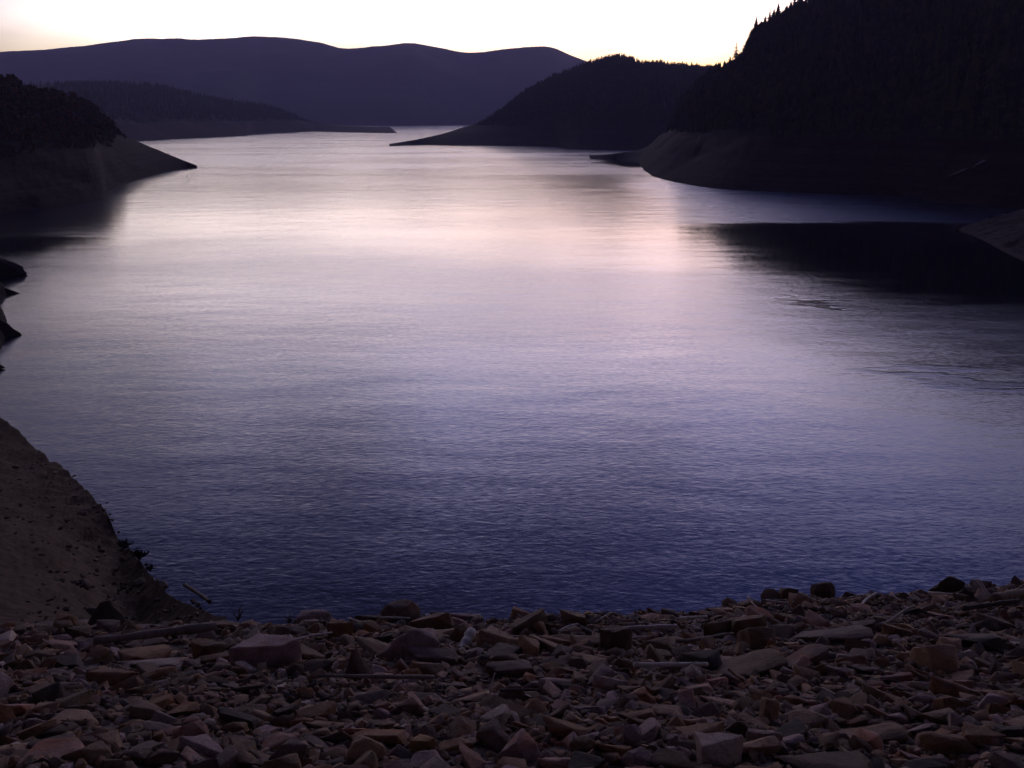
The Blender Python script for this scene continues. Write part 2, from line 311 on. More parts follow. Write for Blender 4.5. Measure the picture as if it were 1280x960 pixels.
# near earth bank on the left: foot on the rubble -> edge against the water -> drop to the lake
BK = [(-140, 812, -140, 470, 40), (-60, 806, -60, 503, 37), (0, 802, 0, 527, 34), (40, 800, 40, 549, 32), (75, 798, 75, 577, 29), (105, 796, 105, 609, 26), (130, 795, 130, 643, 23), (160, 793, 160, 681, 20), (200, 792, 200, 729, 16.2), (245, 790, 245, 760, 13.3), (300, 790, 300, 783, 11.6)]
nu = 150
A0 = catmull([(plane_hit(a, b) - Vector((0, 0, .12)))[:] for a, b, *_ in BK], nu); A1 = catmull([at(c, d, e)[:] for _, _, c, d, e in BK], nu)
ts = np.r_[np.linspace(0, 1, 70), 1 + np.linspace(.05, 1, 24)]
G = []
for t in ts:
    for i in range(nu):
        if t <= 1:
            p = A0[i] + (A1[i] - A0[i]) * t; p = p.copy()
            p[2] -= .9 * math.sin(math.pi * t) * min(1, (A1[i][1] - A0[i][1]) / 12)           # slightly hollow face
        else:
            q = (t - 1) * 22; w_ = np.array((A1[i][0], A1[i][1], 0)); p = A1[i] + w_ / np.linalg.norm(w_) * q; p[2] -= 1.5 * q
        e = min(1, (A1[i][1] - A0[i][1]) / 10) * min(1, t * 4)
        rill = fbm((p[0] * 1.0, p[1] * .25, 2), .55, 5)
        p[2] += e * (.28 * fbm((p[0], p[1], 1), .18, 5) + .22 * rill + .08 * fbm((p[0], p[1], 4), 1.6, 5))
        G.append(tuple(p))
Fb = [(j * nu + i, j * nu + i + 1, (j + 1) * nu + i + 1, (j + 1) * nu + i) for j in range(len(ts) - 1) for i in range(nu - 1)]
BG = np.array(G).reshape(len(ts), nu, 3)
tag(link('bank', G, Fb, M_BANK), 'bare brown earth bank dropping to the lake beside the rubble', None, None, 'structure')

# ------------------------------------------------------------------ forests
def cone_tree(seed, levels=6, pts=7):
    r_ = random.Random(seed); V, T = [], []
    for k in range(levels):
        f = k / levels; z0 = .06 + f * .86; z1 = min(1, z0 + .30 - .1 * f); rad = .19 * (1 - f)**.85 + .012
        a = len(V); V.append((0, 0, z1))
        for q in range(pts * 2):
            th = math.pi * q / pts + r_.uniform(-.2, .2); rr = rad * (r_.uniform(.8, 1.3) if q % 2 == 0 else r_.uniform(.35, .6))
            V.append((rr * math.cos(th), rr * math.sin(th), z0 + r_.uniform(-.03, .02) - (.02 if q % 2 == 0 else -.03)))
        for q in range(pts * 2): T.append((a, a + 1 + q, a + 1 + (q + 1) % (pts * 2)))
    return np.array(V), np.array(T)
def bush_tree(seed, clumps=26):
    r_ = random.Random(seed); V, T = [], []
    for k in range(clumps):
        th = r_.uniform(0, 6.28); zz = r_.uniform(.15, 1); rr = .42 * math.sqrt(r_.random()) * math.sin(math.pi * min(.95, zz * .8 + .15))
        c = Vector((rr * math.cos(th), rr * math.sin(th), zz * .9)); s = r_.uniform(.07, .15)
        for q in range(6):
            d = Vector((r_.gauss(0, 1), r_.gauss(0, 1), r_.gauss(0, 1))).normalized(); e = d.orthogonal().normalized() * s
            a = len(V); V += [tuple(c + d * s * .4 + e), tuple(c + d * s * .9 - e * .5 + d.cross(e) * .8), tuple(c + d * s * .2 - e * .6 - d.cross(e) * .8)]; T.append((a, a + 1, a + 2))
    return np.array(V), np.array(T)
def forest(name, G, nv, count, hmin, hmax, variants, mat, label, tl=23., tmax=1.0, mind=0.):
    m, n = nv + 1, G.shape[1]; Vs, Ts, base, got, tries = [], [], 0, 0, 0
    while got < count and tries < count * 8:
        tries += 1
        u, v = rng.random() * (n - 2), 1 + rng.random() * (m - 1.001)
        i, j = int(u), int(v); a, b = u - i, v - j
        j1 = min(j + 1, G.shape[0] - 1)
        p = (G[j, i] * (1 - a) + G[j, i + 1] * a) * (1 - b) + (G[j1, i] * (1 - a) + G[j1, i + 1] * a) * b
        if p[2] < tl + 4 * fbm(p, .015, 3): continue
        V, T = variants[got % len(variants)]
        h = rng.uniform(hmin, hmax) * min(1, max(.3, .3 + (p[2] - tl) / 12)) * (.4 if v > m - 5 else 1); th = rng.random() * 6.283; c, s = math.cos(th), math.sin(th); wd = h * rng.uniform(.85, 1.3)
        q = np.c_[(V[:, 0] * c - V[:, 1] * s) * wd, (V[:, 0] * s + V[:, 1] * c) * wd, V[:, 2] * h] + p - np.array((0, 0, .5))
        Vs.append(q); Ts.append(T + base); base += len(V); got += 1
    o = tri_mesh(name, np.concatenate(Vs), np.concatenate(Ts), mat); tag(o, label, None, None, 'stuff'); return o
CT = [cone_tree(s) for s in range(6)]; CL = [cone_tree(s, 4, 5) for s in range(5)]; BT = [bush_tree(s) for s in range(5)]
forest('forest', GE, nvE, 5600, 9, 20, CT, M_CON, 'dense black conifer forest on the steep right hill')
forest('forest', GD, nvD, 6500, 6, 12, CL, M_CON, 'dark woodland covering the hill behind the long spit')
forest('forest', GB, nvB, 4000, 8, 15, CL, M_CON, 'dark woodland on the low hill under the bluish ridge')
forest('forest', GC, nvC, 1900, 4, 9, [BT[0], CL[0], BT[1], BT[2], CL[1], BT[3]], M_MIX, 'scrub and small autumn trees on top of the promontory', tl=19)

# skyline trees of the right hill, one by one
def crown_mesh(seed, dens=1.0, width=.2, bare=.1):
    r_ = random.Random(seed); V, Fq = [], []
    nw = int(30 * (1 if dens > .5 else .8))
    for k in range(nw):
        f = bare + (1 - bare) * (k + r_.random() * .6) / nw
        L = width * (1 - (f - bare) / (1 - bare))**.8 * r_.uniform(.65, 1.2) + .012
        for q in range(int(8 * dens) + 1):
            th = r_.uniform(0, 6.283); Lq = L * r_.uniform(.55, 1.15); dr = r_.uniform(.15, .5) * Lq
            d = Vector((math.cos(th), math.sin(th), 0)); s = Vector((-d.y, d.x, 0)); o = Vector((0, 0, f))
            ns_ = 3
            for t in range(ns_):
                t0, t1 = t / ns_, (t + 1.15) / ns_
                wd = Lq * (.34 - .16 * t0); a = len(V)
                p0, p1 = o + d * Lq * t0 - Vector((0, 0, dr * t0**1.3)), o + d * Lq * t1 - Vector((0, 0, dr * t1**1.3))
                V += [tuple(p0), tuple(p0 * .5 + p1 * .5 + s * wd - Vector((0, 0, wd * .95))), tuple(p1), tuple(p0 * .5 + p1 * .5 - s * wd - Vector((0, 0, wd * .95)))]
                Fq.append((a, a + 1, a + 2, a + 3))
    if dens > 1:                                        # the dark inside of the crown
        cv, ct = cone_tree(seed, 8, 6); b = len(V)
        V += [(x * width / .19 * .72, y * width / .19 * .72, bare + z_ * (.97 - bare)) for x, y, z_ in cv.tolist()]; Fq += [tuple(int(i) + b for i in t_) for t_ in ct]
    V += [(-.012, 0, .93), (.012, 0, .93), (0, 0, 1.0)]; Fq.append((len(V) - 3, len(V) - 2, len(V) - 1))
    return V, Fq
def tube(path, radii, k=8, jit=0., seed=0):
    r_ = random.Random(seed); V, Fq = [], []
    for i, p in enumerate(path):
        d = (path[min(i + 1, len(path) - 1)] - path[max(i - 1, 0)]).normalized(); a = d.orthogonal().normalized() if abs(d.z) > .9 else d.cross(Vector((0, 0, 1))).normalized(); b = d.cross(a)
        for q in range(k):
            th = 2 * math.pi * q / k; rr = radii[i] * (1 + r_.uniform(-jit, jit)); V.append(tuple(p + (a * math.cos(th) + b * math.sin(th)) * rr))
    for i in range(len(path) - 1):
        for q in range(k): Fq.append((i * k + q, i * k + (q + 1) % k, (i + 1) * k + (q + 1) % k, (i + 1) * k + q))
    Fq.append(tuple(range(k))[::-1]); Fq.append(tuple((len(path) - 1) * k + q for q in range(k))); return V, Fq
ridge = GE[nvE]                                         # the ridge row
rpx = np.array([to_px(p)[0] for p in ridge])
def make_tree(px, py, kind, label, seed):
    i = int(np.argmin(abs(rpx[:225] - px))); g = ridge[i]; top = at(px, py, g[1]); base = Vector((top.x, g[1], g[2] - 1.0)); h = max(6, top.z - base.z)
    t = empty('conifer_tree', base); tag(t, label, 'tree', 'conifers on the skyline of the right hill')
    pth = [Vector((0, 0, h * f)) for f in (0, .3, .6, .85, .99)]; r0 = (.026 if kind == 'sparse' else .016) * h
    v, f = tube(pth, [r0, r0 * .75, r0 * .5, r0 * .25, r0 * .06], 7); link('trunk', v, f, M_TRUNK, t)
    dens, wd, br = {'dense': (1.2, .27, .06), 'slim': (1.3, .17, .05), 'sparse': (1.0, .16, .2), 'wide': (1.3, .36, .06)}[kind]
    v, f = crown_mesh(seed, dens, wd, br); link('crown', [(a * h, b * h, c * h) for a, b, c in v], f, M_CON, t, False)
for k, (px, py, kind, label) in enumerate([
    (921, 52, 'sparse', 'thin see-through pine standing alone in the bright notch of the skyline'),
    (930.5, 57, 'slim', 'small slim dark conifer close beside the thin see-through pine in the notch'),
    (925, 69, 'sparse', 'tiny twiggy sapling between the thin pine and the slim conifer in the notch'),
    (913, 70, 'wide', 'low bushy conifer at the very bottom of the skyline notch'),
    (936, 50, 'dense', 'conifer at the foot of the steep tree wall, just above the slim dark one'),
    (939, 36, 'wide', 'broad conifer forming the sunward edge of the tree wall above the notch'),
    (946, 20, 'dense', 'pointed conifer topping the first shoulder of the tree wall'),
    (952, 25, 'dense', 'shorter conifer just behind the pointed one on the first shoulder'),
    (957, 19, 'wide', 'broad conifer in the dip between the first shoulder and the twin spires'),
    (963, 10, 'slim', 'slim spire just below the tallest spire of the skyline'),
    (968, 9, 'dense', 'conifer squeezed between the slim spire and the tallest spire'),
    (973.5, 2, 'dense', 'tallest spire-like conifer on the skyline above the first shoulder'),
    (979, 11, 'wide', 'low conifer at the bright gap just after the tallest spire'),
    (984, 4, 'dense', 'conifer on the far side of the bright gap after the tallest spire'),
    (989, 0, 'wide', 'broad conifer in the last visible step of the skyline below the picture edge'),
    (994, -6, 'dense', 'conifer whose tip just reaches the top edge of the picture'),
    (1001, -12, 'dense', 'uppermost skyline conifer, its tip cut by the top edge of the picture')]):
    make_tree(px, py, kind, label, 100 + k)

# ------------------------------------------------------------------ rocks
def rock_base(seed, kind='block', detail=2):
    r_ = random.Random(seed); bm = bmesh.new()
    n = {'block': 13, 'slab': 15, 'round': 34, 'point': 10, 'drum': 26, 'long': 14, 'spur': 0}[kind]
    for i in range(n):
        th = r_.uniform(0, 6.283); cz = r_.uniform(-1, 1); e = {'block': .55, 'slab': .6, 'round': .95, 'long': .6}.get(kind, .7)
        v = Vector((math.sqrt(1 - cz * cz) * math.cos(th), math.sqrt(1 - cz * cz) * math.sin(th), cz))
        v = Vector([math.copysign(abs(c)**e, c) for c in v]) * r_.uniform(.85, 1)
        if kind == 'point': v = Vector((v.x, v.y, -.9)) if i < 7 else Vector((r_.uniform(-.25, .25), r_.uniform(-.3, .3), r_.uniform(.6, 1)))
        if kind == 'drum': v = Vector((math.cos(th), math.sin(th), r_.choice((-1, 1)) + r_.uniform(-.12, .12)))
        bm.verts.new(v)
    if kind == 'spur':
        for v in ((1, .05, -.75), (.55, .4, -.95), (.55, -.4, -.95), (.35, .1, -.05), (-.1, .3, .3), (-.2, -.25, .42), (-1, .9, -1), (-1, -.9, -1), (-1, .4, 1), (-1, -.5, .85)): bm.verts.new(Vector(v) + Vector((r_.uniform(-.08, .08), r_.uniform(-.15, .15), r_.uniform(-.08, .08))))
    bmesh.ops.convex_hull(bm, input=bm.verts[:])
    bmesh.ops.delete(bm, geom=[v for v in bm.verts if not v.link_faces], context='VERTS')
    bmesh.ops.dissolve_limit(bm, angle_limit=R(14), verts=bm.verts[:], edges=bm.edges[:])
    bmesh.ops.bevel(bm, geom=bm.edges[:], offset=.09 if kind == 'round' else .035, segments=1, profile=.5, affect='EDGES', clamp_overlap=True)
    bmesh.ops.triangulate(bm, faces=bm.faces[:])
    if detail:
        for _ in range(detail):
            bmesh.ops.subdivide_edges(bm, edges=[e for e in bm.edges if e.calc_length() > .22], cuts=1, use_grid_fill=True)
            bmesh.ops.triangulate(bm, faces=bm.faces[:])
        bm.normal_update(); sv = Vector((seed * 3.1, seed * 1.7, 0))
        for v in bm.verts:
            v.co += v.normal * (.075 * fbm(v.co + sv, 1.8, 5) + .035 * noise.noise((v.co + sv) * 5))
    co = np.array([v.co[:] for v in bm.verts]); lo, hi = co.min(0), co.max(0); co = (co - (lo + hi) / 2) / (hi - lo)
    T = np.array([[v.index for v in f.verts] for f in bm.faces]) if not bm.verts.index_update() else None
    bm.free(); return co, T
def rock_mesh(name, co, T):
    o = tri_mesh(name, co, T, M_ROCK, True); me = o.data; bpy.data.objects.remove(o); return me
KINDS = ['block', 'slab', 'long', 'block', 'slab', 'block', 'point', 'round']
HI = {}
for k in ('block', 'slab', 'round', 'point', 'drum', 'long', 'spur'):
    HI[k] = [rock_mesh('rock', *rock_base(11 + 17 * s + len(k), k)) for s in range(5)]
LO = [rock_base(300 + s, KINDS[s % len(KINDS)], 1 if s < 10 else 0) for s in range(24)]
PAL = {'pale grey': (.34, .30, .31), 'lilac-grey': (.25, .20, .23), 'tan': (.27, .20, .15), 'pinkish': (.30, .20, .18), 'rust-brown': (.185, .115, .075), 'brown': (.155, .115, .085), 'dull purple': (.135, .105, .108), 'dark brown': (.08, .055, .045), 'charcoal': (.045, .036, .036), 'whitish': (.5, .46, .44), 'ochre': (.23, .155, .085)}
INFO = []
def put_rock(p, w, dp, h, kind, colr, rot, tilt=(0, 0), var=None, sink=.28, name='rock'):
    me = random.choice(HI[kind]) if var is None else HI[kind][var % 5]
    o = bpy.data.objects.new(name, me); COL.objects.link(o); o.scale = (w, dp, h)
    o.rotation_euler = (tilt[0] - .25, tilt[1], rot); o.location = Vector(p) + Vector((0, 0, h * (.5 - sink)))
    c = PAL[colr]; j = random.uniform(.85, 1.15); o.color = (c[0] * j * 1.12, c[1] * j * 1.02, c[2] * j * .82, 1); return o
def bench(px, py):
    p = plane_hit(px, py)
    if p.y > crest(p.x) + .6: p = Vector((p.x * crest(p.x) / p.y, crest(p.x) + .6, 0))
    p.z = gz(p.x, p.y); return p
NAMED = [  # px, py of the middle, width, height in photo pixels, shape, colour, rotation, anchor name, label
 (128, 772, 64, 34, 'point', 'charcoal', .3, 'black pointed boulder', 'black pointed boulder at the foot of the earth bank'),
 (192, 824, 72, 17, 'slab', 'pale grey', .1, 'pale split slab', 'pale grey split slab lying flat below the thick log'),
 (330, 821, 92, 40, 'block', 'lilac-grey', .15, 'big pale-topped boulder', 'big pale-topped boulder with a dark front, between thick log and lilac boulder'),
 (257, 813, 46, 26, 'block', 'brown', -.2, 'brown block under the log', 'brown block with a flat greenish top right under the thick log end'),
 (237, 924, 46, 30, 'round', 'pinkish', .1, 'smooth pale cobble', 'smooth pale rounded cobble standing out among darker stones'),
 (66, 957, 98, 24, 'slab', 'pinkish', 0, 'broad pinkish slab', 'broad pinkish slab cut by the bottom edge near the corner'),
 (14, 887, 44, 24, 'slab', 'pinkish', .2, 'pinkish edge slab', 'pinkish flat stone cut by the side edge of the picture below the bank'),
 (393, 770, 46, 22, 'round', 'lilac-grey', 0, 'pale crest stone', 'pale rounded stone on the crest against the dark water'),
 (500, 767, 52, 32, 'round', 'dull purple', .2, 'rounded reddish boulder', 'rounded dark reddish boulder on the crest against the water'),
 (512, 806, 84, 44, 'block', 'lilac-grey', -.1, 'lilac boulder', 'big lilac-topped boulder with a shadowed front below the crest'),
 (445, 828, 46, 40, 'point', 'dull purple', .6, 'triangular grey stone', 'triangular grey-purple stone beside the big lilac boulder'),
 (424, 793, 34, 26, 'block', 'rust-brown', .4, 'dark red block', 'dark red block between the crest stone and the lilac boulder'),
 (476, 889, 20, 14, 'block', 'pinkish', .4, 'small pink stone', 'small pale pink stone below the thin grey pole'),
 (507, 913, 19, 9, 'slab', 'whitish', .2, 'whitish chip', 'whitish flat chip among brown stones near the small pink stone'),
 (590, 938, 58, 46, 'point', 'pinkish', 1.1, 'triangular pink slab', 'large triangular pinkish slab leaning near the bottom edge'),
 (533, 945, 56, 30, 'slab', 'lilac-grey', -.2, 'flat lilac stone', 'flat lilac-grey stone at the bottom edge beside the triangular slab'),
 (456, 942, 52, 34, 'round', 'tan', .3, 'tan rounded stone', 'tan rounded stone at the bottom edge with a lighter upper face'),
 (528, 933, 34, 22, 'block', 'ochre', 0, 'ochre stone', 'ochre-yellow stone tucked behind the flat lilac stone'),
 (770, 806, 42, 34, 'drum', 'dark brown', 0, 'flat-topped drum', 'flat-topped dark rock like a drum below the crest'),
 (787, 821, 12, 8, 'round', 'whitish', 0, 'small white pebble', 'small white pebble at the foot of the flat-topped drum rock'),
 (650, 932, 58, 38, 'block', 'lilac-grey', .8, 'sloping grey block', 'sloping grey block beside the tall triangular pink slab'),
 (706, 914, 64, 34, 'slab', 'rust-brown', -.4, 'rust-brown slab', 'broad rust-brown slab tilted down to the viewer'),
 (694, 945, 46, 24, 'slab', 'pinkish', -.3, 'pink flat stone', 'pink flat-topped stone in front of the broad rust-brown slab'),
 (728, 937, 34, 20, 'round', 'brown', 0, 'rounded brown stone', 'rounded brown stone wedged against the pink flat-topped one'),
 (785, 925, 38, 26, 'round', 'lilac-grey', -.3, 'grey rounded block', 'grey rounded block next to a pocket of rusty gravel'),
 (797, 947, 42, 22, 'round', 'lilac-grey', .3, 'lower grey block', 'grey rounded stone just in front of the grey rounded block by the rusty gravel'),
 (897, 941, 70, 38, 'block', 'pale grey', .55, 'pale angular block', 'pale angular block, the lightest large rock near the bottom edge'),
 (868, 911, 32, 18, 'slab', 'tan', -.2, 'tan-topped slab', 'small slab with a pale tan top just behind the pale angular block'),
 (800, 897, 56, 20, 'slab', 'rust-brown', -.1, 'long rusty slab', 'long rusty slab with a dark underside behind the pale gravel stones'),
 (836, 893, 44, 20, 'slab', 'tan', -.2, 'yellow-edged slab', 'slab with a light yellowish upper edge beside the long rusty slab'),
 (908, 752, 32, 13, 'slab', 'dark brown', 0, 'square crest rock', 'small flat-topped dark rock standing on the crest against the water'),
 (902, 762, 38, 12, 'slab', 'tan', .1, 'light-edged slab', 'light-edged flat slab under the small flat-topped rock on the crest'),
 (1030, 741, 32, 24, 'round', 'dark brown', .2, 'dark crest lump', 'dark upright lump on the crest, tallest of the middle part'),
 (1132, 728, 36, 22, 'round', 'dark brown', 0, 'low crest dome', 'low dark dome on the crest, first beside the broad crest boulder'),
 (1182, 731, 46, 22, 'block', 'dark brown', 0, 'broad crest boulder', 'broad dark boulder on the crest beside the leaning pale pole'),
 (950, 803, 58, 34, 'block', 'brown', -.35, 'brown slanting block', 'brown slanting block below the small flat-topped crest rock'),
 (900, 785, 46, 26, 'long', 'brown', .5, 'leaning brown rock', 'leaning brown rock between the crest and the slanting block'),
 (1046, 796, 96, 26, 'slab', 'dull purple', .05, 'overhanging slab', 'long overhanging slab with a black gap beneath it'),
 (1012, 824, 46, 12, 'slab', 'pale grey', 0, 'pale flat plate', 'pale flat plate of stone below the overhanging slab'),
 (1009, 804, 20, 8, 'block', 'pale grey', 0, 'pale brick-like stone', 'pale brick-like stone at the end of the overhanging slab'),
 (1176, 822, 66, 36, 'block', 'tan', -.35, 'roof-shaped rock', 'roof-shaped rock with a pale slanting top and dark front'),
 (1228, 797, 84, 26, 'slab', 'dull purple', .05, 'wide dark slab', 'wide dark slab under the brown log by the side edge'),
 (1092, 906, 92, 28, 'slab', 'brown', .1, 'wide brown plate', 'wide brown plate of rock spread flat near the bottom'),
 (1180, 893, 60, 22, 'slab', 'brown', -.1, 'hollow-fronted slab', 'brown slab with a deep black hollow under its front edge'),
 (955, 890, 44, 30, 'block', 'rust-brown', .7, 'upright rusty rock', 'upright rusty rock in the middle of the brown stones'),
 (1010, 893, 56, 24, 'slab', 'tan', .2, 'tan ridge stone', 'tan stone with a small pale crest beside the upright rusty rock'),
 (1040, 948, 130, 34, 'slab', 'dark brown', 0, 'dark bottom slab', 'largest dark brown slab lying along the bottom edge'),
 (985, 926, 44, 20, 'slab', 'lilac-grey', .1, 'grey stepped stone', 'grey stepped stone behind the largest dark brown slab'),
 (875, 858, 44, 16, 'slab', 'pinkish', -.1, 'pinkish low slab', 'pinkish low slab below the long pale driftwood pole'),
 (640, 838, 70, 18, 'long', 'dull purple', .1, 'purple ridge rock', 'long dull purple rock behind the upright white twig')]
blocked = []
for k, (px, py, w, h, kind, colr, rot, anchor, label) in enumerate(NAMED):
    p = bench(px, py + h * .42); _, _, dist = to_px(p); s = dist / F
    hh = h * s * (1.35 if kind != 'slab' else 1.25); dp = w * s * {'slab': .75, 'long': .5, 'round': .8}.get(kind, .7)
    if kind == 'slab': hh *= .8
    p = p + Vector((0, dp * .25, -.25 * dp * SL))
    o = put_rock(p, w * s * .98, dp, hh * .94, kind, colr, rot, var=k, sink=.26)
    tag(o, label, 'rock', 'large rocks on the rubble shore'); x, y, _ = to_px(o.location)
    blocked.append((p.x, p.y, w * s * .42)); INFO.append((anchor, x, y))
# three dark outcrops in the lake by the left edge, one on the right hillside
def outcrop(px, py, w, h, d_, kind, colr, rot, label, var):
    p = on_water(px, py); _, _, dist = to_px(p); s = dist / F
    o = put_rock(p, w * s, w * s * .8, h * s * 1.25, kind, colr, rot, var=var, sink=.1, name='rock_outcrop'); o.rotation_euler = (0, 0, rot)
    o.color = (.02, .017, .017, 1)
    tag(o, label, 'rock', 'outcrops along the waterline')
outcrop(-10, 344, 88, 34, 0, 'spur', 'charcoal', 0, 'sharp black outcrop in the lake, uppermost of those along the side edge', 1)
outcrop(-14, 368, 72, 18, 0, 'spur', 'charcoal', .1, 'small black point of rock between the two larger outcrops along the side edge', 2)
outcrop(-14, 418, 88, 42, 0, 'spur', 'charcoal', -.1, 'bulky black outcrop below the sharp one along the side edge', 3)
outcrop(-22, 462, 54, 22, 0, 'spur', 'charcoal', .1, 'lowest black outcrop, barely showing at the side edge', 4)
for (px, py, w, h, d_, rot, label) in ((1197, 222, 24, 2.6, 350, -.45, 'bluish white rock streak low on the dark right hillside'), (1222, 209, 20, 2.2, 362, -.55, 'bluish white rock streak above the lower one on the dark right hillside')):
    # find where this sight line meets the hillside
    best = min(((abs(to_px(q)[0] - px) + abs(to_px(q)[1] - py), tuple(q)) for q in GE[:nvE].reshape(-1, 3)[::1]), key=lambda a: a[0]); q = Vector(best[1]); s = to_px(q)[2] / F
    o = put_rock(q, w * s, 5, h * s * 1.2, 'slab', 'whitish', 0, sink=.1, name='rock_outcrop'); o.rotation_euler = (-.2, -rot * -1, 0)
    o.rotation_euler = (-.2, rot, 0); o.color = (.2, .23, .27, 1); tag(o, label, 'rock', 'pale rock streaks on the right hillside')

# the rest of the rubble: largest first, the 240 largest in the picture are objects of their own
cand = []
FX, FY = A0[:, 0], A0[:, 1]                              # foot of the earth bank
grid = {}
def free(x, y, r_):
    for dx in (-1, 0, 1):
        for dy in (-1, 0, 1):
            for (a, b, c) in grid.get((int(x // 1) + dx, int(y // 1) + dy), ()):
                if (a - x)**2 + (b - y)**2 < ((c + r_) * .80)**2: return False
    return True
def occupy(x, y, r_): grid.setdefault((int(x // 1), int(y // 1)), []).append((x, y, r_))
for b in blocked: occupy(*b)
for a, b, wpx in [((118, 812), (272, 801), 9), ((395, 862), (542, 850), 4), ((766, 792), (846, 790), 4), ((792, 851), (886, 842), 6), ((1238, 766), (1330, 748), 13), ((1202, 774), (1274, 770), 7), ((1096, 789), (1160, 770), 5), ((1076, 764), (1096, 750), 3.5), ((846, 785), (882, 779), 3.5), ((853, 764), (884, 786), 5), ((760, 777), (794, 766), 2.5), ((640, 765), (668, 768), 3.5), ((566, 757), (590, 767), 7), ((688, 760), (708, 768), 4), ((625, 869), (672, 871), 3.5), ((405, 786), (432, 776), 4), ((845, 812), (920, 803), 5), ((365, 815), (412, 806), 3)]:                                    # keep large stones off the driftwood
    pa, pb = bench(*a), bench(*b)
    for k in range(int((pb - pa).length / .1) + 1):
        q = pa.lerp(pb, min(1, k * .1 / (pb - pa).length)); occupy(q.x, q.y, .05); occupy(q.x * .985, q.y * .985 - .05, .06)
sizes = np.sort(np.r_[np.exp(rng.normal(-2.42, .46, 15500)), rng.uniform(.26, .56, 70)])[::-1]
for _ in range(900):                                     # boulders heaped along the crest
    x = rng.uniform(-4, 13); y = crest(x) + rng.uniform(-1.6, .9); sz = rng.uniform(.2, .46)
    if free(x, y, sz * .36): occupy(x, y, sz * .36); cand.append((x, y, sz))
    if len(cand) > 75: break
for sz in sizes:
    sz = min(sz, .75)
    for _ in range(14):
        y = 3.9 + rng.random()**.8 * 14; x = (rng.random() * 2 - 1) * (.56 * y + 1.2) if sz > .2 or rng.random() < .75 else rng.uniform(-1, 1) * (.56 * y + 7)
        if y > crest(x) + 1.2 or (x < -2 and y > float(np.interp(x, FX, FY)) + .4): continue
        if sz > .36 and (y < crest(x) - 4.5 or y < 7 or x < -3.5): continue
        if free(x, y, sz * .42):
            occupy(x, y, sz * .42); cand.append((x, y, sz)); break
gravel = []
for _ in range(24000):
    y = 3.9 + rng.random()**.8 * 13; x = (rng.random() * 2 - 1) * (.56 * y + 1.2)
    if y < crest(x) + .8 and not (x < -2 and y > float(np.interp(x, FX, FY)) + .4): gravel.append((x, y, rng.uniform(.02, .075)))
def on_pic(x, y):
    px, py, f = to_px((x, y, gz(x, y))); return -10 < px < 1290 and py < 965
order = sorted(range(len(cand)), key=lambda i: -(cand[i][2] / cand[i][1] if on_pic(*cand[i][:2]) else 0))
big = set(order[:240])
CN = ['rust-brown', 'brown', 'dull purple', 'dark brown', 'tan', 'lilac-grey', 'pinkish', 'charcoal', 'pale grey', 'ochre']
CW = np.array([.19, .23, .16, .12, .085, .075, .07, .03, .03, .015]); CW /= CW.sum()
for _ in range(9000):                                    # the same rubble off to the sides
    y = rng.uniform(1.2, 17); x = (1 if rng.random() < .7 else -1) * (.56 * y + 1 + rng.random() * 7); sz = math.exp(rng.normal(-2.0, .45))
    if y < crest(x) + 1.2 and not (x < -2 and y > float(np.interp(x, FX, FY)) + .4) and free(x, y, sz * .42): occupy(x, y, sz * .42); cand.append((x, y, sz))
for _ in range(2500):
    y = rng.uniform(1.2, 4.2); x = rng.uniform(-1, 1) * (.56 * y + 1.2); sz = math.exp(rng.normal(-2.2, .45))
    if free(x, y, sz * .42): occupy(x, y, sz * .42); cand.append((x, y, sz))
stones = []; Vs, Ts, Cs, base = [], [], [], 0
def stuff_stone(x, y, w, dp, h, sink):
    global base
    V, T = LO[rng.integers(len(LO))]; c = PAL[CN[rng.choice(len(CN), p=CW)]]
    m = Euler((rng.normal(-.3, .22), rng.normal(0, .22), rng.random() * 6.283)).to_matrix(); A = np.array(m)
    q = (V * np.array((w, dp, h))) @ A.T + np.array((x, y, gz(x, y) + h * (.5 - sink)))
    Vs.append(q); Ts.append(T + base); base += len(V); Cs.append(np.tile(np.array(c) * np.array((1.12, 1.02, .82)) * rng.uniform(.6, 1.3), (len(V), 1)))
for i, (x, y, sz) in enumerate(cand):
    kind = random.choices(['block', 'slab', 'long', 'point', 'round'], [.3, .42, .16, .08, .04])[0]
    w = sz * rng.uniform(.95, 1.25); dp = w * rng.uniform(.55, .85); h = w * {'slab': rng.uniform(.16, .3), 'long': .32}.get(kind, rng.uniform(.34, .56))
    if kind == 'long': dp = w * .42
    if i in big:
        colr = CN[rng.choice(len(CN), p=CW)]; tl = (rng.normal(-.1, .16), rng.normal(0, .16))
        o = put_rock((x, y, gz(x, y)), w, dp, h, kind, colr, rng.normal(0, .6), tl)
        stones.append((o, kind, colr, w))
    else: stuff_stone(x, y, w, dp, h, .36)
for x, y, s in gravel: stuff_stone(x, y, s * 1.3, s, s * .6, .15)
# chips of stone lying on the earth bank belong to the same loose stuff
for _ in range(1000):
    j, i = int(rng.random()**1.3 * 66) + 2, rng.integers(2, nu - 8); p = BG[j, i]; s = rng.uniform(.02, .10) * (1 if rng.random() > .05 else 2.6)
    V, T = LO[rng.integers(len(LO))]; c = np.array(PAL[['brown', 'brown', 'tan', 'brown'][rng.integers(4)]]) * rng.uniform(.45, .75)
    A = np.array(Euler((rng.normal(0, .3), rng.normal(0, .3), rng.random() * 6.283)).to_matrix())
    q = (V * np.array((s * 1.3, s, s * .5))) @ A.T + p + np.array((rng.normal(0, .15), rng.normal(0, .15), s * .12)); Vs.append(q); Ts.append(T + base); base += len(V); Cs.append(np.tile(c, (len(V), 1)))
tag(tri_mesh('rubble', np.concatenate(Vs), np.concatenate(Ts), M_RUB, True, np.concatenate(Cs)), 'loose brown rubble and gravel filling the shore between the larger rocks', None, None, 'stuff')

